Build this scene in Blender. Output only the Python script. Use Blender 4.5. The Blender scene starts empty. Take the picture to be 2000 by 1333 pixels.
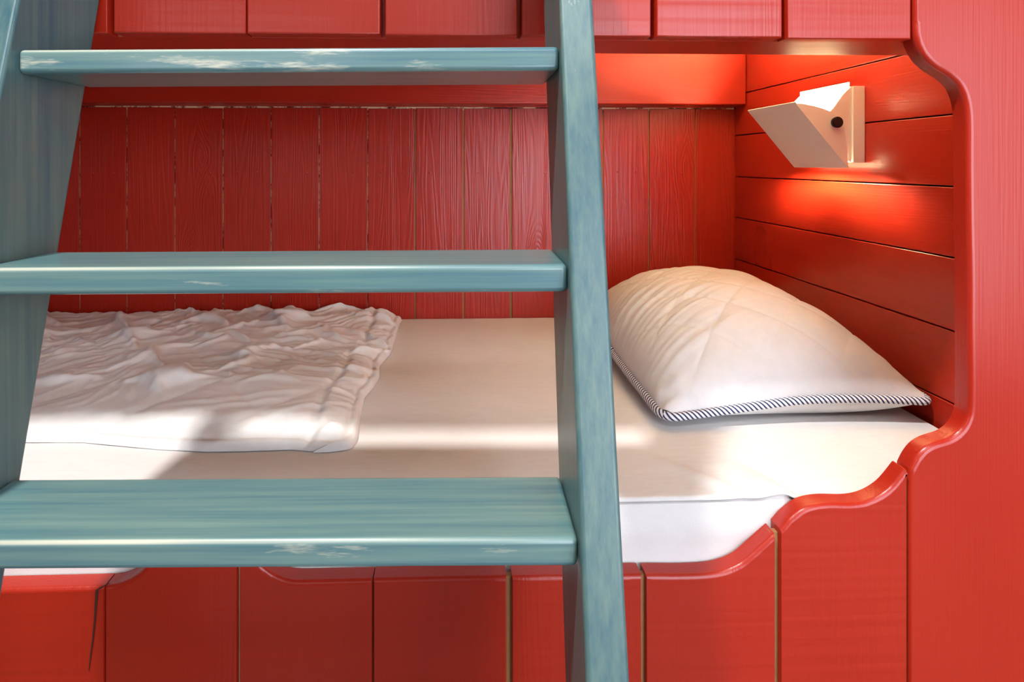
import bpy, bmesh, math, random
import numpy as np
from mathutils import Vector, Matrix, noise

random.seed(7)
SC = bpy.context.scene
COL = SC.collection

# ------------------------------------------------------------------ camera
ZC = 1.0                                  # lens height above the floor
FPX, PX, PY, YAW = 1150.0, 921.0, 320.0, math.radians(2.04)
cam_d = bpy.data.cameras.new('camera')
cam_d.sensor_width = 36.0
cam_d.lens = FPX / 2000.0 * 36.0
cam_d.shift_x = (1000.0 - PX) / 2000.0
cam_d.shift_y = (PY - 666.5) / 2000.0
cam_d.clip_start = 0.02
cam = bpy.data.objects.new('camera', cam_d)
COL.objects.link(cam)
cam.location = (0, 0, ZC)
cam.rotation_euler = (math.pi / 2, 0, -YAW)
SC.camera = cam

# ------------------------------------------------------------------ light and exposure
SC.view_settings.view_transform = 'Standard'
SC.view_settings.look = 'None'
SC.view_settings.gamma = 1.0
SC.view_settings.use_curve_mapping = False
SC.view_settings.exposure = 0.0
SC.cycles.max_bounces = 4; SC.cycles.diffuse_bounces = 3; SC.cycles.glossy_bounces = 2; SC.cycles.use_light_tree = False; SC.cycles.transmission_bounces = 0
w = bpy.data.worlds.new('world'); SC.world = w
w.use_nodes = True
w.node_tree.nodes['Background'].inputs[0].default_value = (0.75, 0.85, 1.0, 1)
w.node_tree.nodes['Background'].inputs[1].default_value = 1.0

def area(name, loc, target, sx, sy, watts, col):
    d = bpy.data.lights.new(name, 'AREA')
    d.shape = 'RECTANGLE'; d.size = sx; d.size_y = sy; d.energy = watts; d.color = col
    o = bpy.data.objects.new(name, d); COL.objects.link(o)
    o.location = loc
    o.rotation_euler = (Vector(target) - Vector(loc)).to_track_quat('-Z', 'Y').to_euler()
    return o
ROOM_Y = -1.35
DOOR = (0.98, 1.05, 1.05, 1.40)           # glass door behind the lens: centre x, z, width, height
HIGH = (-0.95, 1.42, 0.95, 0.30)          # small high window
area('glass_door_daylight', (DOOR[0], ROOM_Y + 0.06, DOOR[1]), (DOOR[0], 2, DOOR[1]), DOOR[2], DOOR[3], 42, (0.80, 0.87, 1.0))
SIDE = (2.25, 1.05, 0.95, 1.60)           # second glass panel further right
area('side_glass_daylight', (SIDE[0], ROOM_Y + 0.06, SIDE[1]), (SIDE[0], 2, SIDE[1]), SIDE[2], SIDE[3], 21, (0.86, 0.90, 1.0))
area('window_daylight', (HIGH[0], ROOM_Y + 0.06, HIGH[1]), (HIGH[0], 2, HIGH[1]), HIGH[2], HIGH[3], 3.5, (0.95, 0.97, 1.0))
UPPER_FILL = (0.10, 2.62, 1.50, 0.55)           # unseen panel added to give the bed neutral fill light
area('upper_fill_light', (UPPER_FILL[0], ROOM_Y + 0.06, UPPER_FILL[1]), (UPPER_FILL[0], 0.9, 0.6), UPPER_FILL[2], UPPER_FILL[3], 34, (0.90, 0.94, 1.0))
area('ceiling_lamp_light', (-0.63, -0.23, 3.25), (-0.63, -0.23, 0), 0.14, 0.14, 95, (1.0, 0.975, 0.94))

# ------------------------------------------------------------------ geometry helpers
FWD = Vector((math.sin(YAW), math.cos(YAW), 0)); RGT = Vector((math.cos(YAW), -math.sin(YAW), 0))
CAM = Vector((0, 0, ZC))
def ray(u, v): return FWD + RGT * ((u - PX) / FPX) + Vector((0, 0, (PY - v) / FPX))
def onY(u, v, y): d = ray(u, v); return CAM + d * (y / d.y)
def onX(u, v, x): d = ray(u, v); return CAM + d * (x / d.x)
def onZ(u, v, z): d = ray(u, v); return CAM + d * ((z - ZC) / d.z)

def wloc(o):
    return o.matrix_world.translation if o is None else Vector(o['_w'])
def empty(name, loc, rz=0.0, label=None, cat=None, group=None):
    o = bpy.data.objects.new(name, None); COL.objects.link(o)
    o.empty_display_size = 0.05
    o.location = loc; o.rotation_euler = (0, 0, rz)
    tag(o, label, cat, group)
    return o
def tag(o, label=None, cat=None, group=None, kind=None):
    if label: o['label'] = label
    if cat: o['category'] = cat
    if group: o['group'] = group
    if kind: o['kind'] = kind
    return o
def origin_of(o):
    p = Vector((0, 0, 0))
    while o is not None:
        p = p + Vector(o.location); o = o.parent
    return p
def put(name, me, mat, parent=None, loc=(0, 0, 0), local=False):
    """link a mesh; loc is a world place unless local is set (parents here are not rotated then)"""
    o = bpy.data.objects.new(name, me); COL.objects.link(o)
    if mat is not None and not me.materials: me.materials.append(mat)
    if parent is not None:
        o.parent = parent
        o.location = Vector(loc) if local else Vector(loc) - origin_of(parent)
    else:
        o.location = loc
    return o
def finish(me, angle=35, flat=()):
    me.shade_smooth()
    me.set_sharp_from_angle(angle=math.radians(angle))
    for f in flat: me.polygons[f].use_smooth = False
    return me
def big_faces(me):
    """the main plates of a bevelled block stay flat"""
    a = sorted((p.area, p.index) for p in me.polygons)[-6:]
    return [i for _, i in a]
def mesh_from(verts, faces, angle=35, name='m'):
    me = bpy.data.meshes.new(name)
    me.from_pydata([tuple(v) for v in verts], [], faces)
    me.validate(); me.update()
    bm = bmesh.new(); bm.from_mesh(me)
    bmesh.ops.recalc_face_normals(bm, faces=bm.faces)
    bm.to_mesh(me); bm.free()
    return finish(me, angle)
def offset_poly(P, R):
    """inward offset of a counter-clockwise outline; R[i] belongs to the edge P[i]-P[i+1]"""
    n = len(P); out = []
    if not isinstance(R, (list, tuple)): R = [R] * n
    for i in range(n):
        a, b, c = Vector(P[i - 1]), Vector(P[i]), Vector(P[(i + 1) % n])
        e1, e2 = (b - a).normalized(), (c - b).normalized()
        n1, n2 = Vector((-e1.y, e1.x)), Vector((-e2.y, e2.x))
        r1, r2 = R[i - 1], R[i]
        det = n1.x * n2.y - n1.y * n2.x
        if abs(det) > 0.25: m = Vector(((r1 * n2.y - r2 * n1.y) / det, (n1.x * r2 - n2.x * r1) / det))
        else:
            m = n1 + n2; m = m * (2.0 / max(m.length_squared, 1e-6)) * (r1 + r2) * 0.5
        out.append(b + m)
    return out
def slab_mesh(P, t, r=0.003, seg=3, rb=0.0008, straight=None):
    """outline P (x,z) seen from -Y; front at y=0 rounded by r (by straight on upright and level edges), back at y=t"""
    area2 = sum(P[i - 1][0] * P[i][1] - P[i][0] * P[i - 1][1] for i in range(len(P)))
    if area2 < 0: P = P[::-1]
    n = len(P); rings = []
    R = [r] * n
    if straight is not None:
        for i in range(n):
            a, b = P[i], P[(i + 1) % n]
            if (abs(a[0] - b[0]) < 1e-6 or abs(a[1] - b[1]) < 1e-6) and math.hypot(a[0] - b[0], a[1] - b[1]) > 0.05: R[i] = straight
    rv = [max(R[i], R[i - 1]) for i in range(n)]
    for k in range(seg + 1):
        a = math.pi / 2 * k / seg
        Q = offset_poly(P, [x * (1 - math.sin(a)) for x in R])
        rings.append([(q.x, rv[i] * (1 - math.cos(a)), q.y) for i, q in enumerate(Q)])
    rings.append([(q[0], t - rb, q[1]) for q in P])
    rings.append([(q.x, t, q.y) for q in offset_poly(P, rb)])
    V = [v for ring in rings for v in ring]
    F = [list(range(n))]
    for k in range(len(rings) - 1):
        for i in range(n):
            j = (i + 1) % n
            F.append([k * n + i, (k + 1) * n + i, (k + 1) * n + j, k * n + j])
    L = (len(rings) - 1) * n
    F.append([L + i for i in range(n)][::-1])
    me = bpy.data.meshes.new('slab')
    me.from_pydata(V, [], F); me.validate(); me.update()
    bm = bmesh.new(); bm.from_mesh(me); bmesh.ops.recalc_face_normals(bm, faces=bm.faces); bm.to_mesh(me); bm.free()
    return finish(me, 32, [0, len(me.polygons) - 1])
def box_mesh(sx, sy, sz, r=0.003, seg=3):
    """centred box with rounded edges"""
    bm = bmesh.new(); bmesh.ops.create_cube(bm, size=1.0)
    bmesh.ops.scale(bm, vec=(sx, sy, sz), verts=bm.verts)
    if r > 0: bmesh.ops.bevel(bm, geom=bm.edges[:], offset=r, segments=seg, profile=0.5, affect='EDGES')
    me = bpy.data.meshes.new('box'); bm.to_mesh(me); bm.free()
    return finish(me, 50, big_faces(me))
def box(name, lo, hi, mat, parent=None, r=0.002, seg=2):
    lo, hi = Vector(lo), Vector(hi); s = hi - lo
    return put(name, box_mesh(s.x, s.y, s.z, r, seg), mat, parent, (lo + hi) / 2)
def spline(pts, n=8):
    """smooth open curve through pts (Catmull-Rom)"""
    P = [Vector(p) for p in pts]; out = []
    for i in range(len(P) - 1):
        p0, p1, p2, p3 = P[max(i - 1, 0)], P[i], P[i + 1], P[min(i + 2, len(P) - 1)]
        for k in range(n):
            t = k / n
            out.append(0.5 * ((2 * p1) + (p2 - p0) * t + (2 * p0 - 5 * p1 + 4 * p2 - p3) * t * t + (3 * p1 - p0 - 3 * p2 + p3) * t ** 3))
    out.append(P[-1]); return out

# ------------------------------------------------------------------ materials
def new_mat(name):
    m = bpy.data.materials.new(name); m.use_nodes = True
    nt = m.node_tree; b = nt.nodes['Principled BSDF']
    return m, nt, b
def N(nt, kind, **kw):
    n = nt.nodes.new(kind)
    for k, v in kw.items(): setattr(n, k, v)
    return n
def math_n(nt, op, a, b=None, clamp=False):
    n = N(nt, 'ShaderNodeMath', operation=op, use_clamp=clamp)
    for i, x in enumerate((a, b)):
        if x is None: continue
        if isinstance(x, (int, float)): n.inputs[i].default_value = x
        else: nt.links.new(x, n.inputs[i])
    return n.outputs[0]
def ramp(nt, fac, stops):
    n = N(nt, 'ShaderNodeValToRGB'); e = n.color_ramp.elements
    while len(e) > len(stops): e.remove(e[-1])
    while len(e) < len(stops): e.new(0.5)
    for q, (p, c) in zip(e, stops):
        q.position = p; q.color = c if len(c) == 4 else (*c, 1)
    nt.links.new(fac, n.inputs[0]); return n.outputs[0]
def coords(nt, scale, shuffle=True):
    tc = N(nt, 'ShaderNodeTexCoord'); mp = N(nt, 'ShaderNodeMapping')
    mp.inputs['Scale'].default_value = scale
    src = tc.outputs['Object']
    if shuffle:
        oi = N(nt, 'ShaderNodeObjectInfo')
        ml = N(nt, 'ShaderNodeVectorMath', operation='SCALE'); ml.inputs[0].default_value = (13.0, 7.0, 17.0)
        nt.links.new(oi.outputs['Random'], ml.inputs['Scale'])
        ad = N(nt, 'ShaderNodeVectorMath', operation='ADD')
        nt.links.new(src, ad.inputs[0]); nt.links.new(ml.outputs[0], ad.inputs[1]); src = ad.outputs[0]
    nt.links.new(src, mp.inputs['Vector']); return mp.outputs['Vector']
def noise_n(nt, vec, scale=1.0, detail=2.0, rough=0.5, dist=0.0):
    n = N(nt, 'ShaderNodeTexNoise'); n.inputs['Scale'].default_value = scale
    n.inputs['Detail'].default_value = detail; n.inputs['Roughness'].default_value = rough
    n.inputs['Distortion'].default_value = dist
    nt.links.new(vec, n.inputs['Vector']); return n.outputs['Fac']
def grain_axis(axis, along, across):
    s = [across] * 3; s[axis] = along; return tuple(s)

def red_paint(name, axis, saw=False, grain=1.0, rough=0.31, bump=0.22):
    """glossy red paint over planed spruce; grain runs along a local axis"""
    m, nt, b = new_mat(name)
    fig = noise_n(nt, coords(nt, grain_axis(axis, 0.9, 17.0)), 1.0, 2.0, 0.5, 0.35)
    if grain >= 1.0:
      vo = N(nt, 'ShaderNodeTexVoronoi'); nt.links.new(coords(nt, grain_axis(axis, 2.3, 7.0)), vo.inputs['Vector']); vo.inputs['Scale'].default_value = 1.0
      kn = math_n(nt, 'SUBTRACT', 1.0, math_n(nt, 'MULTIPLY', vo.outputs['Distance'], 3.2), clamp=True)
      fig = math_n(nt, 'ADD', fig, math_n(nt, 'MULTIPLY', math_n(nt, 'POWER', kn, 2.0), 0.45 * grain))
    rings = math_n(nt, 'SINE', math_n(nt, 'MULTIPLY', fig, 110.0))
    fine = noise_n(nt, coords(nt, grain_axis(axis, 6.0, 420.0)), 1.0, 1.0, 0.6)
    blot = noise_n(nt, coords(nt, (5, 5, 5)), 1.0, 1.0, 0.55)
    mix = N(nt, 'ShaderNodeMix', data_type='RGBA')
    nt.links.new(math_n(nt, 'ADD', math_n(nt, 'MULTIPLY', rings, 0.10 * grain), math_n(nt, 'MULTIPLY', blot, 0.9), clamp=True), mix.inputs['Factor'])
    mix.inputs['A'].default_value = (0.37, 0.016, 0.006, 1); mix.inputs['B'].default_value = (0.44, 0.023, 0.008, 1)
    nt.links.new(mix.outputs['Result'], b.inputs['Base Color'])
    b.inputs['Specular IOR Level'].default_value = 0.5
    nt.links.new(math_n(nt, 'ADD', math_n(nt, 'MULTIPLY', blot, 0.16), rough - 0.08), b.inputs['Roughness'])
    h = math_n(nt, 'ADD', math_n(nt, 'MULTIPLY', rings, 0.35 * grain), math_n(nt, 'MULTIPLY', fine, 0.9))
    if saw:      # shallow planer ripples across the board
        sw = noise_n(nt, coords(nt, grain_axis(axis, 95.0, 2.0)), 1.0, 1.0, 0.4)
        h = math_n(nt, 'ADD', h, math_n(nt, 'MULTIPLY', sw, 3.2))
    bp = N(nt, 'ShaderNodeBump'); bp.inputs['Strength'].default_value = bump; bp.inputs['Distance'].default_value = 0.0008
    nt.links.new(h, bp.inputs['Height']); nt.links.new(bp.outputs[0], b.inputs['Normal'])
    return m
def blue_paint(name, axis, wear_glint=0.5, tone=1.0, coat=0.4):
    """thin teal paint, brushed along the grain, rubbed through to pale wood in places, with a glint painted on the upper front edges"""
    m, nt, b = new_mat(name)
    st = noise_n(nt, coords(nt, grain_axis(axis, 4.0, 160.0)), 1.0, 3.0, 0.65)
    big = noise_n(nt, coords(nt, grain_axis(axis, 3.0, 14.0)), 1.0, 2.0, 0.5)
    f = math_n(nt, 'ADD', math_n(nt, 'MULTIPLY', st, 0.65), math_n(nt, 'MULTIPLY', big, 0.35))
    c = ramp(nt, f, [(p_, tuple(x * tone for x in q_)) for p_, q_ in ((0.32, (0.055, 0.150, 0.190)), (0.5, (0.105, 0.206, 0.208)), (0.68, (0.160, 0.262, 0.236)))])
    wr = noise_n(nt, coords(nt, grain_axis(axis, 16.0, 120.0)), 1.0, 4.0, 0.7)
    wp = noise_n(nt, coords(nt, grain_axis(axis, 5.0, 30.0)), 1.0, 1.0, 0.5)
    wf = math_n(nt, 'MULTIPLY', math_n(nt, 'SUBTRACT', math_n(nt, 'ADD', math_n(nt, 'MULTIPLY', wr, 0.55), math_n(nt, 'MULTIPLY', wp, 0.45)), 0.625 - 0.07 * wear_glint), 7.0, clamp=True)
    tcn = N(nt, 'ShaderNodeTexCoord'); spn = N(nt, 'ShaderNodeSeparateXYZ'); nt.links.new(tcn.outputs['Normal'], spn.inputs[0])
    wf = math_n(nt, 'MULTIPLY', wf, math_n(nt, 'MULTIPLY', spn.outputs['Y'], -1.0, clamp=True))
    mix = N(nt, 'ShaderNodeMix', data_type='RGBA')
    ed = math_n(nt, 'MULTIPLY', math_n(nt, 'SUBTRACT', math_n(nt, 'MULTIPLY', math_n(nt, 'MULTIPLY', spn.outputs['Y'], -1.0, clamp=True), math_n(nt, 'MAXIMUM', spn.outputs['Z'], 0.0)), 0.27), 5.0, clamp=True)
    edge_glint = math_n(nt, 'MULTIPLY', ed, math_n(nt, 'MULTIPLY', math_n(nt, 'SUBTRACT', big, 0.30), 3.0 * wear_glint, clamp=True))  # lamp glint painted in cream on the upper front edges, broken by noise
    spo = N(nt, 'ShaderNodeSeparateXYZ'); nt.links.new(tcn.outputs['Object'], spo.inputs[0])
    edge_glint = math_n(nt, 'MULTIPLY', edge_glint, math_n(nt, 'SUBTRACT', 0.62, math_n(nt, 'MULTIPLY', spo.outputs['X'], 2.4), clamp=True))
    wf = math_n(nt, 'MAXIMUM', wf, edge_glint)
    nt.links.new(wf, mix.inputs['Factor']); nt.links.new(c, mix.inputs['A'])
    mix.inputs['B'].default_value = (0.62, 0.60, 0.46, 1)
    nt.links.new(mix.outputs['Result'], b.inputs['Base Color'])
    b.inputs['Roughness'].default_value = 0.36
    b.inputs['Coat Weight'].default_value = coat; b.inputs['Coat Roughness'].default_value = 0.16
    bp = N(nt, 'ShaderNodeBump'); bp.inputs['Strength'].default_value = 0.25; bp.inputs['Distance'].default_value = 0.0006
    nt.links.new(math_n(nt, 'ADD', st, math_n(nt, 'MULTIPLY', wf, -0.3)), bp.inputs['Height']); nt.links.new(bp.outputs[0], b.inputs['Normal'])
    return m
def plain(name, col, rough=0.5, metal=0.0, bump=0.0, bscale=40.0, var=0.06):
    m, nt, b = new_mat(name)
    nz = noise_n(nt, coords(nt, (bscale,) * 3, False), 1.0, 1.0, 0.6)
    c = ramp(nt, nz, [(0.3, tuple(x * (1 - var) for x in col)), (0.7, tuple(min(1, x * (1 + var)) for x in col))])
    nt.links.new(c, b.inputs['Base Color'])
    b.inputs['Roughness'].default_value = rough; b.inputs['Metallic'].default_value = metal
    if bump:
        bp = N(nt, 'ShaderNodeBump'); bp.inputs['Strength'].default_value = bump; bp.inputs['Distance'].default_value = 0.001
        nt.links.new(nz, bp.inputs['Height']); nt.links.new(bp.outputs[0], b.inputs['Normal'])
    return m
def fabric(name, col, weave=900.0, slub=(70, 8, 8)):
    m, nt, b = new_mat(name)
    fine = noise_n(nt, coords(nt, (weave,) * 3, False), 1.0, 0.0, 0.6)
    sl = noise_n(nt, coords(nt, slub, False), 1.0, 2.0, 0.6)
    c = ramp(nt, sl, [(0.3, tuple(x * 0.95 for x in col)), (0.7, col)])
    nt.links.new(c, b.inputs['Base Color'])
    b.inputs['Roughness'].default_value = 0.9; b.inputs['Specular IOR Level'].default_value = 0.15
    b.inputs['Sheen Weight'].default_value = 0.15
    bp = N(nt, 'ShaderNodeBump'); bp.inputs['Strength'].default_value = 0.22; bp.inputs['Distance'].default_value = 0.0008
    nt.links.new(math_n(nt, 'ADD', fine, math_n(nt, 'MULTIPLY', sl, 0.8)), bp.inputs['Height']); nt.links.new(bp.outputs[0], b.inputs['Normal'])
    return m
def striped(name):
    """white ticking with slanting navy stripes; uv.x runs along the cord in metres"""
    m, nt, b = new_mat(name)
    uv = N(nt, 'ShaderNodeUVMap'); sp = N(nt, 'ShaderNodeSeparateXYZ'); nt.links.new(uv.outputs[0], sp.inputs[0])
    ph = math_n(nt, 'FRACT', math_n(nt, 'ADD', math_n(nt, 'MULTIPLY', sp.outputs['X'], 140.0), math_n(nt, 'MULTIPLY', sp.outputs['Y'], 4.0)))
    c = ramp(nt, ph, [(0.0, (0.018, 0.032, 0.10)), (0.40, (0.018, 0.032, 0.10)), (0.48, (0.80, 0.80, 0.82)), (0.92, (0.80, 0.80, 0.82))])
    nt.links.new(c, b.inputs['Base Color']); b.inputs['Roughness'].default_value = 0.85
    return m

RED_Z = red_paint('red_paint_upright', 2, rough=0.34, bump=0.42)
RED_ZS = red_paint('red_paint_front_boards', 2, saw=True, grain=0.5)
RED_E = red_paint('red_paint_end_boards', 2, grain=0.2)
RED_X = red_paint('red_paint_rail', 0, grain=0.6)
RED_Y = red_paint('red_paint_side_boards', 1, grain=0.4)
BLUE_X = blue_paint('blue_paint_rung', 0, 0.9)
BLUE_Z = blue_paint('blue_paint_stringer', 2, -0.5, 0.72, 0.1)
RAW = plain('raw_spruce', (0.33, 0.16, 0.055), 0.7, 0, 0.3, 60)
PALE = plain('pale_spruce', (0.66, 0.46, 0.26), 0.7, 0, 0.3, 60)
PLY = plain('bounce_plywood', (0.74, 0.66, 0.52), 0.6, 0, 0.1, 20)  # pale tone chosen for the unseen bunk underside, to bounce neutral-warm light down
DARK = plain('dark_gap', (0.05, 0.012, 0.008), 0.8)
SHEET = fabric('cotton_sheet', (0.77, 0.755, 0.74), 800, (30, 160, 30))
TICK = fabric('mattress_ticking', (0.82, 0.81, 0.80), 500, (40, 40, 40))
DUVET = fabric('duvet_cotton', (0.79, 0.785, 0.78), 900, (60, 60, 60))
PILLOW = fabric('pillow_cotton', (0.76, 0.755, 0.76), 900, (50, 50, 50))
def joint_mat(name, pale, axis):
    m, nt, b = new_mat(name)
    f = noise_n(nt, coords(nt, grain_axis(axis, 26.0, 26.0)), 1.0, 4.0, 0.75)
    c = ramp(nt, f, [(0.44, (0.13, 0.006, 0.004)), (0.54, pale)])
    nt.links.new(c, b.inputs['Base Color']); b.inputs['Roughness'].default_value = 0.7
    return m
JOINT_Z = joint_mat('joint_chipped_paint', (0.62, 0.40, 0.22), 2)
JOINT_X = joint_mat('joint_chipped_paint_level', (0.80, 0.62, 0.40), 0)
STRIPE = striped('striped_ticking')
LAMPW = plain('lamp_white_enamel', (0.90, 0.86, 0.82), 0.38, 0, 0, 30, 0.01)
KNOB = plain('lamp_black_knob', (0.012, 0.011, 0.012), 0.4)
WALLP = plain('room_dark_boards', (0.20, 0.12, 0.08), 0.8, 0, 0, 30)
FLOORM = plain('floor_boards_oak', (0.16, 0.09, 0.05), 0.5, 0, 0, 12)
CEILM = plain('ceiling_white', (0.55, 0.54, 0.52), 0.9)
FRAMEM = plain('window_frame_white', (0.75, 0.75, 0.73), 0.5)

# ------------------------------------------------------------------ measured planes of the bunk
YF = 0.662         # front face of the boards
TB = 0.022         # board thickness
YB = 1.50          # face of the back planks
XR = 0.735         # face of the right-hand side boards
XCEN = onY(395, 1100, YF).x
XL = 2 * XCEN - XR
ZM = ZC - 0.394    # top of the mattress

# ------------------------------------------------------------------ room shell
def struct(o): o['kind'] = 'structure'; return o
struct(box('floor', (-2.6, ROOM_Y, -0.1), (2.8, 1.62, 0.0), FLOORM, None, 0))
struct(box('ceiling', (-2.6, ROOM_Y, 3.28), (2.8, 1.62, 3.38), CEILM, None, 0))
struct(box('wall_left', (-2.7, ROOM_Y, 0), (-2.6, 1.62, 3.28), WALLP, None, 0))
struct(box('wall_right', (2.8, ROOM_Y, 0), (2.9, 1.62, 3.28), WALLP, None, 0))
struct(box('wall_behind', (-2.6, ROOM_Y - 0.1, 0), (2.8, ROOM_Y, 3.28), WALLP, None, 0))
for k, (cx, cz, sx, sz) in enumerate((DOOR, HIGH, SIDE, UPPER_FILL)):  # the last frame only borders the added fill panel
    P = [(-sx/2-.07, -sz/2-.07), (sx/2+.07, -sz/2-.07), (sx/2+.07, sz/2+.07), (-sx/2-.07, sz/2+.07)]
    V = [(x, y, z) for y in (0, .05) for (x, z) in P + [(-sx/2, -sz/2), (sx/2, -sz/2), (sx/2, sz/2), (-sx/2, sz/2)]]
    F = []
    for i in range(4):
        j = (i + 1) % 4
        F += [[i, j, 4 + j, 4 + i], [8 + i, 12 + i, 12 + j, 8 + j], [i, 8 + i, 8 + j, j], [4 + i, 4 + j, 12 + j, 12 + i]]
    struct(put('window_%d' % (k + 1), mesh_from(V, F), FRAMEM, None, (cx, ROOM_Y + 0.005, cz)))

# back wall of the alcove: backing sheet + upright planks + nails
wb = struct(box('wall_back', (-2.6, YB + 0.018, 0), (2.8, 1.62, 3.28), DARK, None, 0))
NAIL = bpy.data.meshes.new('nail')
bm = bmesh.new(); bmesh.ops.create_cone(bm, cap_ends=True, segments=8, radius1=0.0030, radius2=0.0018, depth=0.0012,
                                        matrix=Matrix.Rotation(math.pi / 2, 4, 'X')); bm.to_mesh(NAIL); bm.free(); finish(NAIL)
seams = [155 - 94 * k for k in range(5, 0, -1)] + [155, 247, 341, 435, 529, 623, 718, 811, 905, 998, 1088, 1178, 1268, 1358, 1442]
gaps = {998: 0.0060, 905: 0.0042, 811: 0.0034, 1178: 0.0034, 1268: 0.0030}
sx = [onY(s, 400, YB).x for s in seams]
ZPT = onY(800, 211, YB).z
for i in range(len(seams) - 1):
    g0, g1 = gaps.get(seams[i], 0.0024), gaps.get(seams[i + 1], 0.0024)
    x0, x1 = sx[i] + g0 / 2, sx[i + 1] - (g1 / 2 if i < len(seams) - 2 else 0)
    top = ZPT - random.choice((0.0, 0.0, 0.0008, 0.0016))
    wv, hh = x1 - x0, 1.0
    dep = random.uniform(0, 0.0015)
    p = put('plank', slab_mesh([(-wv/2, -hh/2), (wv/2, -hh/2), (wv/2, hh/2), (-wv/2, hh/2)], 0.014, 0.0012, 2), RED_Z, wb, ((x0 + x1) / 2, YB + dep, top - hh / 2))
    for q in (-0.22, 0.22):
        put('nail', NAIL, RED_X, p, (q * wv + random.uniform(-.003, .003), -0.0003, onY(800, 337, YB).z - top + hh / 2 + random.uniform(-.001, .001)), True)
    if i < len(seams) - 2:     # the tongue that shows raw in the joint
        put('tongue', box_mesh(0.010, 0.004, hh - 0.01, 0), RAW if seams[i + 1] > 800 else JOINT_Z, p, (wv / 2 + g1 / 2, 0.0048, 0), True)
put('top_strip', box_mesh(XR - sx[0], 0.004, 0.012, 0), JOINT_X, wb, ((XR + sx[0]) / 2, YB + 0.0045, ZPT + 0.001))
box('batten', (sx[0], YB - 0.004, ZPT + 0.0030), (XR - 0.002, YB + 0.014, ZPT + 0.030), RED_X, wb, 0.002)

# side boards of the alcove (run in depth), right and left
def side_wall(name, x, sgn, seamz):
    w_ = struct(box(name, (x if sgn > 0 else x - 0.05, YF + TB, 0.1), (x + 0.05 if sgn > 0 else x, YB + 0.016, 1.32), DARK, None, 0))
    w_.location.x += sgn * 0.016
    for a, b_ in zip(seamz[:-1], seamz[1:]):
        h = b_ - a - 0.0022; dy = YB - 0.004 - (YF + TB + 0.002)
        o = box('board', (x, YF + TB + 0.002, a + 0.0011), (x + sgn * 0.015, YB - 0.004, b_ - 0.0011) if sgn > 0 else (x + 0.0, YB - 0.004, b_ - 0.0011), RED_Y, w_, 0.0012) if sgn > 0 else \
            box('board', (x - 0.015, YF + TB + 0.002, a + 0.0011), (x, YB - 0.004, b_ - 0.0011), RED_Y, w_, 0.0012)
    return w_
zs = [ZC + z for z in (-0.567, -0.459, -0.352, -0.2453, -0.1378, -0.0335, 0.0725, 0.177, 0.285)]
side_wall('wall_alcove_right', XR, 1, zs)
side_wall('wall_alcove_left', XL, -1, zs)

# ------------------------------------------------------------------ bunk bed
bed = empty('bunk_bed', (XCEN, YF, 0), 0, 'red painted built-in bunk bed of upright boards with a scalloped front opening', 'bunk bed')
# outline of the scalloped opening, right half (traced on the face of the boards)
def tr(pts): return [(onY(u, v, YF).x, onY(u, v, YF).z) for u, v in pts]
low_r = spline(tr([(395, 1035), (440, 1041), (475, 1064), (507, 1104), (525, 1119), (546, 1130), (575, 1137), (650, 1136), (800, 1132), (1000, 1128), (1258, 1125), (1330, 1125), (1380, 1123), (1415, 1117), (1447, 1103), (1475, 1080), (1506, 1052), (1524, 1037), (1545, 1014), (1576, 993), (1615, 985), (1667, 985), (1702, 978), (1737, 957), (1769, 919)]), 6)
low_r = [(p.x, p.y) for p in low_r]
low = [(2 * XCEN - x, z) for x, z in low_r[::-1]][:-1] + low_r
lx, lz = np.array([p[0] for p in low]), np.array([p[1] for p in low])
def lowz(x): return float(np.interp(x, lx, lz))
seam_u = [1775, 1520, 1258, 995, 728, 465, 204]
seam_g = {1775: 0.0040, 1520: 0.0060, 1258: 0.0050, 995: 0.0062, 728: 0.0012, 465: 0.0024, 204: 0.0014}
S = [(onY(u, 1200, YF).x, seam_g[u]) for u in seam_u]
pitch = (S[0][0] - S[-1][0]) / 6
xl_st = 2 * XCEN - S[0][0]
while S[-1][0] - pitch > xl_st + 0.06: S.append((S[-1][0] - pitch, 0.002))
S.append((xl_st, 0.004)); S = S[::-1]
for i in range(len(S) - 1):
    x0, x1 = S[i][0] + S[i][1] / 2, S[i + 1][0] - S[i + 1][1] / 2
    xc = (x0 + x1) / 2
    xs = [x0] + [x for x in lx if x0 + 0.0015 < x < x1 - 0.0015] + [x1]
    z0 = 0.03; zc = 0.5
    P = [(x0 - xc, z0 - zc), (x1 - xc, z0 - zc)] + [(x - xc, lowz(x) - zc) for x in xs[::-1]]
    p = put('front_plank', slab_mesh(P, TB, 0.0050, 4, 0.0008, 0.0014), RED_ZS, bed, (xc, YF + random.uniform(-.0006, .0006), zc))
    # raw tongue in the joint on the right of this plank
    g = S[i + 1][1]; zt = lowz(S[i + 1][0]) - 0.004
    put('tongue', box_mesh(g + 0.006, 0.008, zt - z0, 0), PALE if abs(g - 0.0024) < 1e-5 else RAW, p, (x1 - xc + g / 2, 0.0105, (zt + z0) / 2 - zc), True)
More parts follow.
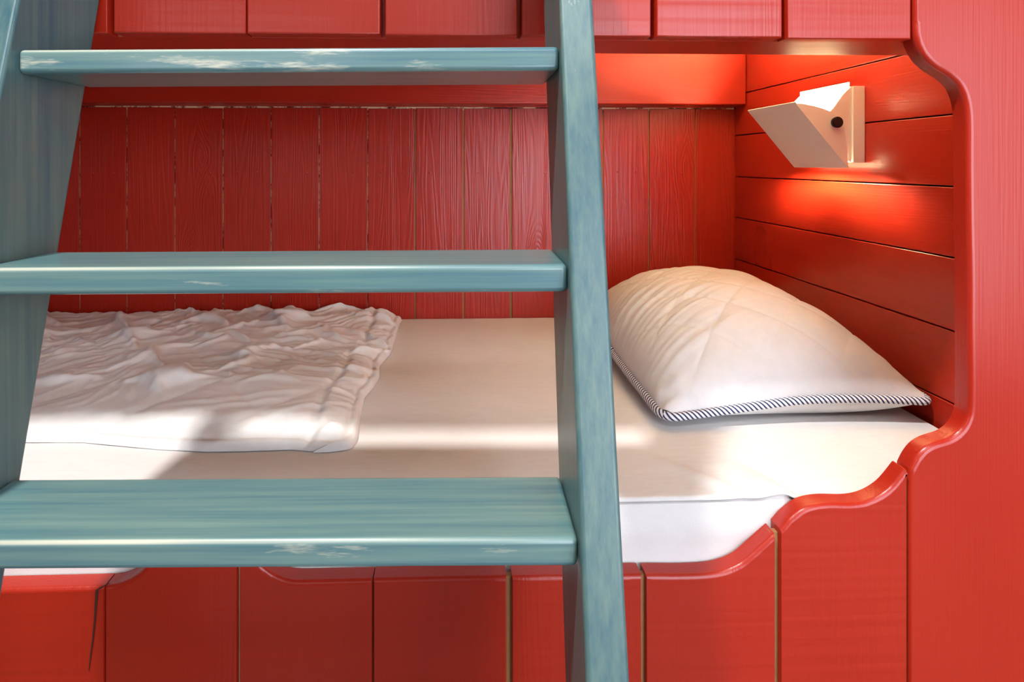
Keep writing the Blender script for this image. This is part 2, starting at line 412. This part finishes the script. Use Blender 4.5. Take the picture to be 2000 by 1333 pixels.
# split in the plank left of the bump
cp_ = [onY(u, v, YF - 0.0008) for u, v in ((214, 1140), (200, 1147), (189, 1154), (187, 1180), (185, 1210), (181, 1250), (176, 1285), (173, 1312))]
cw = [0.0006, 0.0013, 0.0014, 0.0012, 0.0009, 0.0007, 0.0005, 0.0002]
V = []
for p_, w_ in zip(cp_, cw): V += [(p_.x - w_, p_.y, p_.z), (p_.x + w_, p_.y, p_.z), (p_.x + w_, p_.y + 0.0006, p_.z), (p_.x - w_, p_.y + 0.0006, p_.z)]
F = []
for k in range(len(cp_) - 1):
    for q in range(4): F.append([4 * k + q, 4 * k + (q + 1) % 4, 4 * k + 4 + (q + 1) % 4, 4 * k + 4 + q])
crk = [o for o in bed.children if o.name.startswith('front_plank') and abs(o.location.x + bed.location.x - cp_[3].x) < pitch / 2][0]
oc = origin_of(crk)
put('split', mesh_from([(a - oc.x, b_ - oc.y, c - oc.z) for a, b_, c in V], F), DARK, crk, (0, 0, 0), True)
# upper row of boards (guard of the upper bunk)
useam = [1782, 1533, 1277, 1015, 747, 481, 215]
ug = {1782: 0.003, 1533: 0.0062, 1277: 0.0062, 1015: 0.0052, 747: 0.0056, 481: 0.0018, 215: 0.0066}
U = [(onY(u, 40, YF).x, ug[u]) for u in useam]
while U[-1][0] - pitch > xl_st + 0.06: U.append((U[-1][0] - pitch, 0.004))
U.append((2 * XCEN - U[0][0], 0.003)); U = U[::-1]
ZU = onY(1500, 73.5, YF).z
for i in range(len(U) - 1):
    x0, x1 = U[i][0] + U[i][1] / 2, U[i + 1][0] - U[i + 1][1] / 2
    wv, hh = x1 - x0, 0.36
    dz = random.uniform(-.0008, .0012)
    put('guard_plank', slab_mesh([(-wv/2, -hh/2), (wv/2, -hh/2), (wv/2, hh/2), (-wv/2, hh/2)], TB, 0.0016, 3), RED_ZS, bed, ((x0 + x1) / 2, YF + random.uniform(-.0006, .0006), ZU + dz + hh / 2))
box('guard_rail', (XL + 0.002, YF + TB + 0.0015, ZU + 0.001), (XR - 0.002, (ZU - ZC) * FPX / (320 - 105), ZU + 0.13), RED_X, bed, 0.003, 3)
box('back_rail', (XL + 0.002, 1.437, onY(1000, 203, 1.437).z), (XR - 0.001, YB - 0.0005, ZC + 0.296), RED_X, bed, 0.003, 3)
box('upper_base', (XL + 0.002, YF + TB + 0.001, ZC + 0.298), (XR - 0.002, YB - 0.001, ZC + 0.316), PLY, bed, 0.001)
box('lower_base', (XL + 0.002, YF + TB + 0.001, ZM - 0.165), (XR - 0.002, YB - 0.001, ZM - 0.145), RAW, bed, 0.001)
# wide end boards with the cut-out profile
st = spline(tr([(1779, 919), (1790, 898), (1805, 880), (1825, 868), (1858, 857), (1878, 842), (1890, 822), (1895, 800), (1896, 748), (1895, 629), (1895, 538), (1893, 433), (1892, 330), (1891, 225), (1881, 178), (1860, 152), (1826, 130), (1802, 103), (1790, 72), (1787, 40)]), 6)
st = [(p.x, p.y) for p in st]
for sgn in (1, -1):
    xe = 1.20
    P = [(st[0][0], 0.03), (xe, 0.03), (xe, 2.48), (st[-1][0], 2.48)] + st[::-1]
    if sgn < 0: P = [(2 * XCEN - x, z) for x, z in P]
    c = sum(p[0] for p in P) / len(P)
    put('end_board', slab_mesh([(x - c, z - 1) for x, z in P], TB, 0.0060, 4, 0.0008, 0.0016), RED_E, bed, (c, YF, 1.0))
struct(box('wall_front', (1.203, YF, 0), (2.8, 0.76, 3.28), WALLP, None, 0))

# ------------------------------------------------------------------ mattress with its sheet
mat_e = empty('mattress', ((XL + XR) / 2, (YF + YB) / 2, ZM - 0.143), 0, 'white mattress under a smooth white sheet inside the red bunk', 'mattress')
YMF = onZ(1330, 972, ZM).y
box('core', (XL + 0.006, YMF + 0.004, ZM - 0.143), (XR - 0.012, YB - 0.006, ZM - 0.010), TICK, mat_e, 0.012, 4)
def fbm(x, y, z=0.0, o=3):
    return noise.fractal(Vector((x, y, z)), 1.0, 2.0, o)
bx, by = onZ(1512, 960, ZM).x, onZ(1512, 960, ZM).y
def sheet_h(x, y):
    h = 0.0009 * fbm(x * 5, y * 7, 1.0, 2) + 0.0005 * fbm(x * 18, y * 40, 2.0, 2)
    dx, dy = x - bx, y - by          # bunched tuck by the scallop
    h += 0.009 * math.exp(-((dx + 0.25 * dy) / 0.020) ** 2 - ((dy - 0.00) / 0.045) ** 2)
    h -= 0.006 * math.exp(-((dx - 0.028 + 0.4 * dy) / 0.016) ** 2 - (dy / 0.05) ** 2)
    h += 0.005 * math.exp(-((dx + 0.05 + 0.8 * dy) / 0.014) ** 2 - ((dy - 0.03) / 0.04) ** 2)
    h *= 1 - 0.9 / (1 + math.exp(-(dx - 0.030) / 0.006)) * math.exp(-(dy / 0.05) ** 2)
    return h
nx, ny = 300, 90
xs = np.concatenate([np.linspace(XL + 0.004, -0.1, 80), np.linspace(-0.1, XR - 0.01, 220)[1:]])
prof = []                            # path over the front edge: (y, z, weight of the top relief)
for k in range(14): prof.append((YMF - 0.0005 + 0.0012 * math.sin(k), ZM - 0.132 + 0.120 * k / 14, 0.25))
prof += [(YMF + 0.0010, ZM - 0.0078, 0.6), (YMF + 0.0060, ZM - 0.0068, 0.8), (YMF + 0.0060, ZM - 0.0055, 0.9), (YMF + 0.0010, ZM - 0.0048, 1.0)]
for k in range(7):
    a = math.pi / 2 * k / 6; prof.append((YMF + 0.004 - 0.004 * math.cos(a), ZM - 0.004 + 0.004 * math.sin(a), 1.0))
for k in range(1, 75): prof.append((YMF + 0.004 + (YB - 0.004 - YMF - 0.004) * (k / 74) ** 1.35, ZM, 1.0))
V = []; n = len(xs)
for (y, z, wt) in prof:
    for x in xs:
        h = sheet_h(x, y) * wt
        V.append((x, y - (0.6 * h if z < ZM - 0.003 else 0), z + h))
F = [[j * n + i, j * n + i + 1, (j + 1) * n + i + 1, (j + 1) * n + i] for j in range(len(prof) - 1) for i in range(n - 1)]
sh = put('sheet', mesh_from([(a - mat_e.location.x, b - mat_e.location.y, c - mat_e.location.z) for a, b, c in V], F, 60), SHEET, mat_e, (0, 0, 0), True)

# ------------------------------------------------------------------ duvet
def ridged(x, y, z): return 1.0 - abs(noise.noise(Vector((x, y, z)))) * 1.6
ZD = ZM + 0.003
edge_px = [(640, 881), (668, 880), (688, 873), (699, 858), (701, 840), (704, 815), (712, 775), (730, 755), (741, 735), (741, 715), (752, 702), (763, 690), (768, 672), (775, 650), (781, 630)]
ep = sorted([(onZ(u, v, ZD).y, onZ(u, v, ZD).x) for u, v in edge_px])
ep.append((1.485, ep[-1][1] + 0.004))
ey, ex = np.array([p[0] for p in ep]), np.array([p[1] for p in ep])
front_px = [(-300, 850), (40, 862), (150, 862), (300, 876), (400, 880), (470, 879), (560, 876), (640, 881)]
fp = sorted([(onZ(u, v, ZD).x, onZ(u, v, ZD).y) for u, v in front_px])
fx, fy = np.array([p[0] for p in fp]), np.array([p[1] for p in fp])
XD0 = XL + 0.02
NXD, NYD = 250, 138
def smooth01(a): a = np.clip(a, 0, 1); return a * a * (3 - 2 * a)
def vnoise(x, y, z, fx_, fy_):
    return np.array([noise.noise(Vector((a * fx_, b * fy_, z))) for a, b in zip(x.ravel(), y.ravel())]).reshape(x.shape)
def duvet_shape():
    """a sheet with more cloth than room is relaxed on the mattress until it buckles into creases"""
    I, J = np.meshgrid(np.linspace(0, 1, NXD), np.linspace(0, 1, NYD))
    X = np.zeros_like(I); Y = np.zeros_like(I)
    yb = 1.480
    for j in range(NYD):
        t = J[j, 0]
        for i in range(NXD):
            s_ = 1 - (1 - I[j, i]) ** 1.12
            xe = float(np.interp(0.812 + (yb - 0.812) * t, ey, ex))
            x = XD0 + (xe - XD0) * s_
            y0 = float(np.interp(min(x, fx[-1]), fx, fy))
            y = y0 + (yb - y0) * t
            X[j, i] = XD0 + (float(np.interp(y, ey, ex)) - XD0) * s_; Y[j, i] = y
    de = np.array([[float(np.interp(Y[j, i], ey, ex)) - X[j, i] for i in range(NXD)] for j in range(NYD)])
    df = Y - Y[0:1, :]
    back = smooth01((Y - 0.90) / 0.30)
    frill = np.exp(-((de - 0.03) / 0.035) ** 2)
    seam = np.exp(-((de - 0.062) / 0.007) ** 2)
    n1 = vnoise(X, Y, 3.3, 4.0, 5.0); n2 = vnoise(X, Y, 8.1, 3.0, 3.0)
    exx = 1 + 0.042 * (0.10 + back) * (1 + 1.0 * n1)
    exy = (1 + 0.048 * (0.35 + 0.8 * back) * (1 + 1.0 * n2) + 0.10 * frill * smooth01((Y - 0.88) / 0.06)) * (1 - 0.04 * seam)
    P = np.stack([X, Y, 0.006 + 0.004 * vnoise(X, Y, 1.7, 22, 26) + 0.003 * vnoise(X, Y, 5.7, 60, 60)], -1)
    P0 = P.copy()
    # quilting: diamonds with pinched stitch lines
    p, q = (X + 0.75 * Y) / 0.19, (X - 0.75 * Y) / 0.19
    dq = np.minimum(np.abs(p - np.round(p)), np.abs(q - np.round(q))) * 2
    puff = np.clip(dq * 1.2, 0, 1) * np.clip(de / 0.02, 0, 1)
    big = 0.5 + 0.8 * np.clip(n2 + 0.5 * n1, -0.4, 0.9)
    cons = []
    def add(sl_a, sl_b, ex_, k):
        a, b_ = P0[sl_a], P0[sl_b]
        L = np.sqrt(((a - b_)[..., :2] ** 2).sum(-1)) * ex_
        cons.append((sl_a, sl_b, L, k))
    S_ = slice
    for st_ in (0, 1):
        n_ = NXD - 1
        add((S_(None), S_(st_, n_, 2)), (S_(None), S_(st_ + 1, NXD, 2)), exx[:, st_:n_:2], 1.0)
        n_ = NYD - 1
        add((S_(st_, n_, 2), S_(None)), (S_(st_ + 1, NYD, 2), S_(None)), exy[st_:n_:2, :], 1.0)
        for o_ in (0, 1):
            m = NYD - 1
            add((S_(o_, m, 2), S_(st_, NXD - 1, 2)), (S_(o_ + 1, NYD, 2), S_(st_ + 1, NXD, 2)), ((exx + exy) / 2)[o_:m:2, st_:NXD - 1:2], 0.35)
            add((S_(o_ + 1, NYD, 2), S_(st_, NXD - 1, 2)), (S_(o_, m, 2), S_(st_ + 1, NXD, 2)), ((exx + exy) / 2)[o_:m:2, st_:NXD - 1:2], 0.35)
    for g, kb in ((2, 0.16), (4, 0.03)):
        for st_ in range(0, 2 * g, g):
            ia = np.array([i for i in range(NXD - g) if (i // g) % 2 == st_ // g]); ja = np.array([j for j in range(NYD - g) if (j // g) % 2 == st_ // g])
            add((S_(None), ia), (S_(None), ia + g), exx[:, ia], kb)
            add((ja, S_(None)), (ja + g, S_(None)), exy[ja, :], kb)
    vel = np.zeros_like(P); dt = 0.012
    edge_w = np.ones_like(X); edge_w[0, :] = edge_w[-1, :] = 0; edge_w[:, 0] = edge_w[:, -1] = 0
    for step in range(95):
        f = np.zeros_like(P); f[..., 2] = -2.2 + 3.4 * puff * big * (1 - 0.6 * frill)
        f[..., 2] -= np.clip(P[..., 2] - 0.016, 0, 1) * 500
        vel = (vel + f * dt) * 0.90
        Q = P + vel * dt
        for it in range(9):
            for a, b_, L, k in cons:
                d = Q[b_] - Q[a]; ln = np.sqrt((d * d).sum(-1)) + 1e-9
                c = (0.5 * k * (ln - L) / ln)[..., None] * d
                Q[a] += c; Q[b_] -= c
            Q[..., 2] = np.maximum(Q[..., 2], 0.0)
            Q[..., :2] = np.where(edge_w[..., None] > 0, Q[..., :2], P0[..., :2])
        vel = (Q - P) / dt; sp = np.sqrt((vel ** 2).sum(-1, keepdims=True)); vel *= np.minimum(1, 0.5 / (sp + 1e-9))
        P = Q
    for _ in range(2):
        z = P[..., 2]; zz = z.copy()
        zz[1:-1, 1:-1] = 0.5 * z[1:-1, 1:-1] + 0.125 * (z[:-2, 1:-1] + z[2:, 1:-1] + z[1:-1, :-2] + z[1:-1, 2:])
        P[..., 2] = zz
    # pull of the stitches, padding and the rounded hem
    m = np.clip(np.minimum(np.minimum(de, df), 1), 0, None)
    hem = np.sqrt(np.clip(1 - (1 - np.clip(m / 0.010, 0, 1)) ** 2, 0, 1))
    pad = 0.0095 * hem + 0.010 * smooth01(m / 0.06) * (1 + 0.5 * n1) + 0.005 * np.clip(m / 0.05, 0, 1) * np.clip(dq * 2.2, 0, 1) ** 0.5 + 0.006 * n2 * np.clip(m / 0.06, 0, 1)
    pad -= 0.0040 * np.exp(-((m - 0.014) / 0.0035) ** 2)
    pad -= 0.0055 * seam
    # fine pulls in the cloth, running up to the right
    ang = 0.75 + 0.6 * n2
    s_, t_ = X * np.cos(ang) + Y * np.sin(ang), -X * np.sin(ang) + Y * np.cos(ang)
    fine = 1 - np.abs(vnoise(s_, t_, 2.2, 6, 34)) * 2.2
    fine2 = 1 - np.abs(vnoise(s_, t_, 6.2, 12, 80)) * 2.2
    pad += 0.0065 * frill * (1 - 0.7 * seam) * vnoise(X, Y, 7.7, 6, 44) * np.clip(m / 0.012, 0, 1) * smooth01((Y - 0.86) / 0.06)
    pad += (0.0075 * np.clip(fine, 0, 1) ** 2.5 + 0.0026 * np.clip(fine2, 0, 1) ** 2) * np.clip(0.55 + 1.3 * n1, 0.1, 1) * (0.38 + 0.62 * back + 0.4 * np.exp(-(de / 0.12) ** 2)) * np.clip(m / 0.03, 0, 1)
    P[..., 2] = P[..., 2] * np.clip(0.35 + m / 0.03, 0, 1) + pad
    return P
PD_ = duvet_shape()
Vl = [(a, b_, ZM + 0.002 + max(c, 0.0)) for a, b_, c in PD_.reshape(-1, 3)]
F = [[j * NXD + i, j * NXD + i + 1, (j + 1) * NXD + i + 1, (j + 1) * NXD + i] for j in range(NYD - 1) for i in range(NXD - 1)]
rim = [i for i in range(NXD)] + [j * NXD + NXD - 1 for j in range(1, NYD)] + [(NYD - 1) * NXD + i for i in range(NXD - 2, -1, -1)] + [j * NXD for j in range(NYD - 2, 0, -1)]
base = len(Vl)
Vl += [(Vl[r][0], Vl[r][1], ZM + 0.0008) for r in rim]
for k in range(len(rim)):
    k2 = (k + 1) % len(rim)
    F.append([rim[k], rim[k2], base + k2, base + k])
o0 = Vector((-0.6, 1.15, ZM))
dv = put('duvet', mesh_from([(a - o0.x, b_ - o0.y, c - o0.z) for a, b_, c in Vl], F, 80), DUVET, None, o0)
ss = dv.modifiers.new('smooth', 'SUBSURF'); ss.levels = 1; ss.render_levels = 1
tag(dv, 'crumpled white quilted duvet with a gathered hem lying flat on the bed', 'duvet')

# ------------------------------------------------------------------ pillow
PW, PD = 0.205, 0.275                # half sizes in x and y
pc = Vector((0.520, 1.135, ZM))
pil = empty('pillow', pc, 0, 'plump white quilted pillow with striped navy piping in the corner below the lamp', 'pillow')
def pillow_plan(u, v):
    x = PW * u * (1 - 0.05 * (1 - v * v)); y = PD * v * (1 - 0.035 * (1 - u * u))
    x += 0.012 * (v + 1) * 0.5                      # skewed a little to the wall at the back
    x -= 0.016 * math.sin((v + 1) * 1.6) * (1 if u < 0 else 0) * abs(u)
    return x, y
def seam_z(u, v):
    return 0.034 + 0.006 * math.sin(2.2 * u + 0.6) * (1 if v < 0 else 0.5) + 0.012 * max(0, v) - 0.010 * max(0, -u) * max(0, -v)
def pillow_top(u, v):
    x, y = pillow_plan(u, v)
    b = (max(0, 1 - abs(u) ** 2.6) * max(0, 1 - abs(v) ** 2.8)) ** 0.55
    h = 0.132 * b * (1 + 0.10 * v)
    p, q = (x + 0.9 * y) / 0.118 + 0.15, (x - 0.9 * y) / 0.118 + 0.4
    d = min(abs(p - round(p)), abs(q - round(q)))
    h += b * (0.0050 * (2 * d) ** 0.5 - 0.004 - 0.0016 * math.exp(-(d / 0.022) ** 2))
    e = max(abs(u), abs(v))
    # gathers fanning from the piping on the left and at the back
    g = max(0.0, min(1.0, (-u + 0.15))) * max(0, min(1, (v + 1.05) * 1.4))
    h += g * b * 0.0075 * noise.noise(Vector((y * 62 - x * 26, x * 6, 1.0)))
    h += g * b * 0.0036 * noise.noise(Vector((y * 130 - x * 50, x * 10, 4.0)))
    h += 0.004 * b * noise.noise(Vector((x * 9, y * 9, 2.0)))
    c = max(0, abs(u) - 0.55) * max(0, abs(v) - 0.6) * 8
    h += 0.004 * c * noise.noise(Vector((x * 50, y * 50, 6.0)))
    return (x, y, seam_z(u, v) + h)
def pillow_bot(u, v):
    x, y = pillow_plan(u, v)
    b = (max(0, 1 - abs(u) ** 4) * max(0, 1 - abs(v) ** 4)) ** 0.5
    z = seam_z(u, v) * (1 - min(1, b * 1.5)) + 0.002
    return (x, y, max(0.002, z) if b > 0 else seam_z(u, v))
NU, NV = 150, 190
us = [math.sin(math.pi / 2 * (2 * i / (NU - 1) - 1)) * 0.55 + 0.45 * (2 * i / (NU - 1) - 1) for i in range(NU)]
vs = [math.sin(math.pi / 2 * (2 * i / (NV - 1) - 1)) * 0.55 + 0.45 * (2 * i / (NV - 1) - 1) for i in range(NV)]
def sq(u, v, r=0.10):                # rounded plan corners
    au, av = abs(u), abs(v)
    if au > 1 - r and av > 1 - r:
        du, dv_ = (au - 1 + r) / r, (av - 1 + r) / r
        m = max(du, dv_); L = math.hypot(du, dv_)
        if L > 0: du, dv_ = du * m / L, dv_ * m / L
        au, av = 1 - r + r * du, 1 - r + r * dv_
    return math.copysign(au, u), math.copysign(av, v)
V = []
for fn in (pillow_top, pillow_bot):
    for v in vs:
        for u in us:
            V.append(fn(*sq(u, v)) if fn is pillow_bot else fn(*sq(u, v)))
# shared rim: copy seam heights
F = []
def idx(s, j, i): return s * NU * NV + j * NU + i
for j in range(NV - 1):
    for i in range(NU - 1):
        F.append([idx(0, j, i), idx(0, j, i + 1), idx(0, j + 1, i + 1), idx(0, j + 1, i)])
        F.append([idx(1, j, i), idx(1, j + 1, i), idx(1, j + 1, i + 1), idx(1, j, i + 1)])
me = bpy.data.meshes.new('pillow_cover'); me.from_pydata(V, [], F)
bm = bmesh.new(); bm.from_mesh(me); bmesh.ops.remove_doubles(bm, verts=bm.verts, dist=0.0004); bmesh.ops.recalc_face_normals(bm, faces=bm.faces); bm.to_mesh(me); bm.free()
finish(me, 80)
put('cover', me, PILLOW, pil, (0, 0, 0), True)
def tube_mesh(path, r, closed=True, seg=10):
    n = len(path); V, F, UV = [], [], []
    L = [0.0]
    for i in range(1, n + 1): L.append(L[-1] + (Vector(path[i % n]) - Vector(path[i - 1])).length)
    for i in range(n + 1):
        p = Vector(path[i % n]); t = (Vector(path[(i + 1) % n]) - Vector(path[(i - 1) % n])).normalized()
        a = t.cross(Vector((0, 0, 1))).normalized(); b = a.cross(t)
        for k in range(seg + 1):
            th = 2 * math.pi * k / seg
            V.append(p + a * (r * math.cos(th)) + b * (r * math.sin(th))); UV.append((L[i], k / seg))
    for i in range(n):
        for k in range(seg):
            F.append([i * (seg + 1) + k, i * (seg + 1) + k + 1, (i + 1) * (seg + 1) + k + 1, (i + 1) * (seg + 1) + k])
    me = bpy.data.meshes.new('tube'); me.from_pydata([tuple(v) for v in V], [], F)
    uvl = me.uv_layers.new(name='UVMap')
    for lp in me.loops: uvl.data[lp.index].uv = UV[lp.vertex_index]
    return finish(me, 80)
path = []
K = 90
for (a, b) in [((-1, -1), (1, -1)), ((1, -1), (1, 1)), ((1, 1), (-1, 1)), ((-1, 1), (-1, -1))]:
    for k in range(K):
        u, v = a[0] + (b[0] - a[0]) * k / K, a[1] + (b[1] - a[1]) * k / K
        u, v = sq(u, v); x, y = pillow_plan(u, v)
        path.append((x * 1.008, y * 1.006, seam_z(u, v)))
tag(put('piping', tube_mesh(path, 0.0062), STRIPE, pil, (0, 0, 0), True), 'white piping with slanting navy stripes')

# ------------------------------------------------------------------ reading lamp on the side boards
yn = onX(1690, 240, XR).y            # near side of the lamp
LW = 0.162                           # its width along the wall
lz0 = onX(1690, 320, XR).z
lamp = empty('reading_lamp', (XR, yn + LW / 2, lz0), 0, 'white angular metal reading lamp, lit, on the red side boards', 'lamp')
def lo(o, y, z): return (-o / 1000.0, y, z / 1000.0)
put('wall_plate', box_mesh(0.022, LW, 0.136, 0.0012), LAMPW, lamp, (-0.0112, 0, 0.070), True)
def side_panel(name, P, y, t):
    """flat panel in the o-z plane (millimetres), thickness t along y"""
    me = slab_mesh([(-o / 1000.0, z / 1000.0) for o, z in P], t, 0.0004, 2, 0.0003)
    return put(name, me, LAMPW, lamp, (0, y, 0), True)
ear = [(22.6, 138), (30, 131), (38, 123), (47, 111), (55, 100), (63, 92), (67, 80), (64, 64), (55, 54), (45, 42), (36, 24), (30, 6), (22.6, 2)]
shade_side = [(127.5, 107), (112, 106), (92, 102), (74, 97), (62, 92), (53, 86), (45, 76), (39.5, 62), (35.5, 45), (33, 26), (32, 8), (31.6, -6.5)]
for s in (-1, 1):
    side_panel('bracket', ear, s * (LW / 2 - 0.004) - 0.0008, 0.0016)
# swivelling shade: face plate and two cheeks in one folded sheet
A, B = Vector((-0.1285, 0.1085)), Vector((-0.0315, -0.0075))
d = (B - A).normalized(); nrm = Vector((d.y, -d.x))
if nrm.x > 0: nrm = -nrm
V = []
for y in (-LW / 2 - 0.0012, LW / 2 + 0.0012):
    for q in (A, B, B - nrm * 0.002, A - nrm * 0.002): V.append((q.x, y, q.y))
face = mesh_from(V, [[0, 1, 2, 3], [4, 7, 6, 5], [0, 4, 5, 1], [1, 5, 6, 2], [2, 6, 7, 3], [3, 7, 4, 0]], 30)
shd = put('shade', face, LAMPW, lamp, (0, 0, 0), True)
for s in (-1, 1):
    me = slab_mesh([(-o / 1000.0, z / 1000.0) for o, z in shade_side], 0.0016, 0.0004, 2, 0.0003)
    put('cheek', me, LAMPW, shd, (0, s * (LW / 2 + 0.0002) - 0.0008, 0), True)
    bm = bmesh.new()
    bmesh.ops.create_cone(bm, cap_ends=True, segments=24, radius1=0.0100, radius2=0.0092, depth=0.008, matrix=Matrix.Rotation(math.pi / 2 * s, 4, 'X'))
    bmesh.ops.bevel(bm, geom=[e for e in bm.edges if len(e.link_faces) == 2 and e.calc_face_angle() > 0.8], offset=0.0015, segments=2, affect='EDGES')
    kme = bpy.data.meshes.new('knob'); bm.to_mesh(kme); bm.free(); finish(kme, 40)
    tag(put('knob', kme, KNOB, lamp, (-0.055, s * (LW / 2 + 0.0052), 0.073), True), 'round black pivot knob')
m, nt, b = new_mat('lamp_bulb_glow')
b.inputs['Base Color'].default_value = (1, 0.9, 0.75, 1)
b.inputs['Emission Color'].default_value = (1.0, 0.84, 0.50, 1); b.inputs['Emission Strength'].default_value = 4600.0
bm = bmesh.new(); bmesh.ops.create_cone(bm, cap_ends=True, segments=12, radius1=0.0075, radius2=0.0065, depth=0.050)
bme = bpy.data.meshes.new('bulb'); bm.to_mesh(bme); bm.free(); finish(bme, 40)
put('bulb', bme, m, lamp, (-0.049, 0, 0.058), True)
put('reflector', box_mesh(0.0012, LW - 0.014, 0.136, 0.0003), LAMPW, lamp, (-0.0236, 0, 0.078), True)
put('socket', box_mesh(0.018, 0.02, 0.014, 0.002), LAMPW, lamp, (-0.0335, 0, 0.058), True)

# ------------------------------------------------------------------ ladder (stands square to the lens, a touch off the bunk)
SL = 0.245                            # lean: metres back per metre up
lad = empty('ladder', (0, 0, 0), -YAW, 'blue-green painted wooden ladder with worn steps leaning in front of the bunk', 'ladder')
def front_y(z): return 0.422 + SL * (z + 0.2755)      # front of the stringers, z from the lens
ZB, ZT, DEP, TH = -0.985, 0.335, 0.110, 0.0300
YCUT = 0.644; ZCUT = (YCUT - DEP - 0.422) / SL - 0.2755      # the tops are cut upright where they meet the bunk
XI_L, XI_R = -0.405, 0.0785           # inner faces
for sgn, xi in ((-1, XI_L), (1, XI_R)):
    bm = bmesh.new()
    xa, xb = (xi - TH, xi) if sgn < 0 else (xi, xi + TH)
    vs_ = [bm.verts.new((x - (xa + xb) / 2, y, z)) for x in (xa, xb) for (y, z) in ((front_y(ZB), ZB), (front_y(ZT), ZT), (YCUT, ZT), (YCUT, ZCUT), (front_y(ZB) + DEP, ZB))]
    for f in ([0, 1, 2, 3, 4], [9, 8, 7, 6, 5], [0, 5, 6, 1], [1, 6, 7, 2], [2, 7, 8, 3], [3, 8, 9, 4], [4, 9, 5, 0]): bm.faces.new([vs_[k] for k in f])
    bmesh.ops.recalc_face_normals(bm, faces=bm.faces)
    bmesh.ops.bevel(bm, geom=bm.edges[:], offset=0.0035, segments=3, profile=0.5, affect='EDGES')
    me = bpy.data.meshes.new('stringer'); bm.to_mesh(me); bm.free(); finish(me, 50, big_faces(me))
    put('stringer', me, BLUE_Z, lad, ((xa + xb) / 2, 0, ZC), True)
rungs = [(0.300, 0.0215, 0.057), (0.1035, 0.0215, 0.098), (-0.0835, 0.0228, 0.088), (-0.2765, 0.0215, 0.088), (-0.468, 0.022, 0.088), (-0.66, 0.022, 0.088), (-0.85, 0.022, 0.088)]
for zt, th, dep in rungs:
    L = XI_R - XI_L - 0.0006
    yf = front_y(zt) + (0.010 if zt < 0.2 else 0.022)
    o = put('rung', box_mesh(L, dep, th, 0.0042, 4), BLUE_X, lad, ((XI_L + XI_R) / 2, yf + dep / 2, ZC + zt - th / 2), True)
    o.rotation_euler = (0, -0.006, 0)

# ceiling lamp, seen by nothing but its light
bm = bmesh.new(); bmesh.ops.create_cone(bm, cap_ends=True, segments=32, radius1=0.13, radius2=0.13, depth=0.018)
cme = bpy.data.meshes.new('canopy'); bm.to_mesh(cme); bm.free(); finish(cme, 40)
put('lamp_canopy', cme, FRAMEM, bpy.data.objects['ceiling'], (-0.63, -0.23, 3.268))
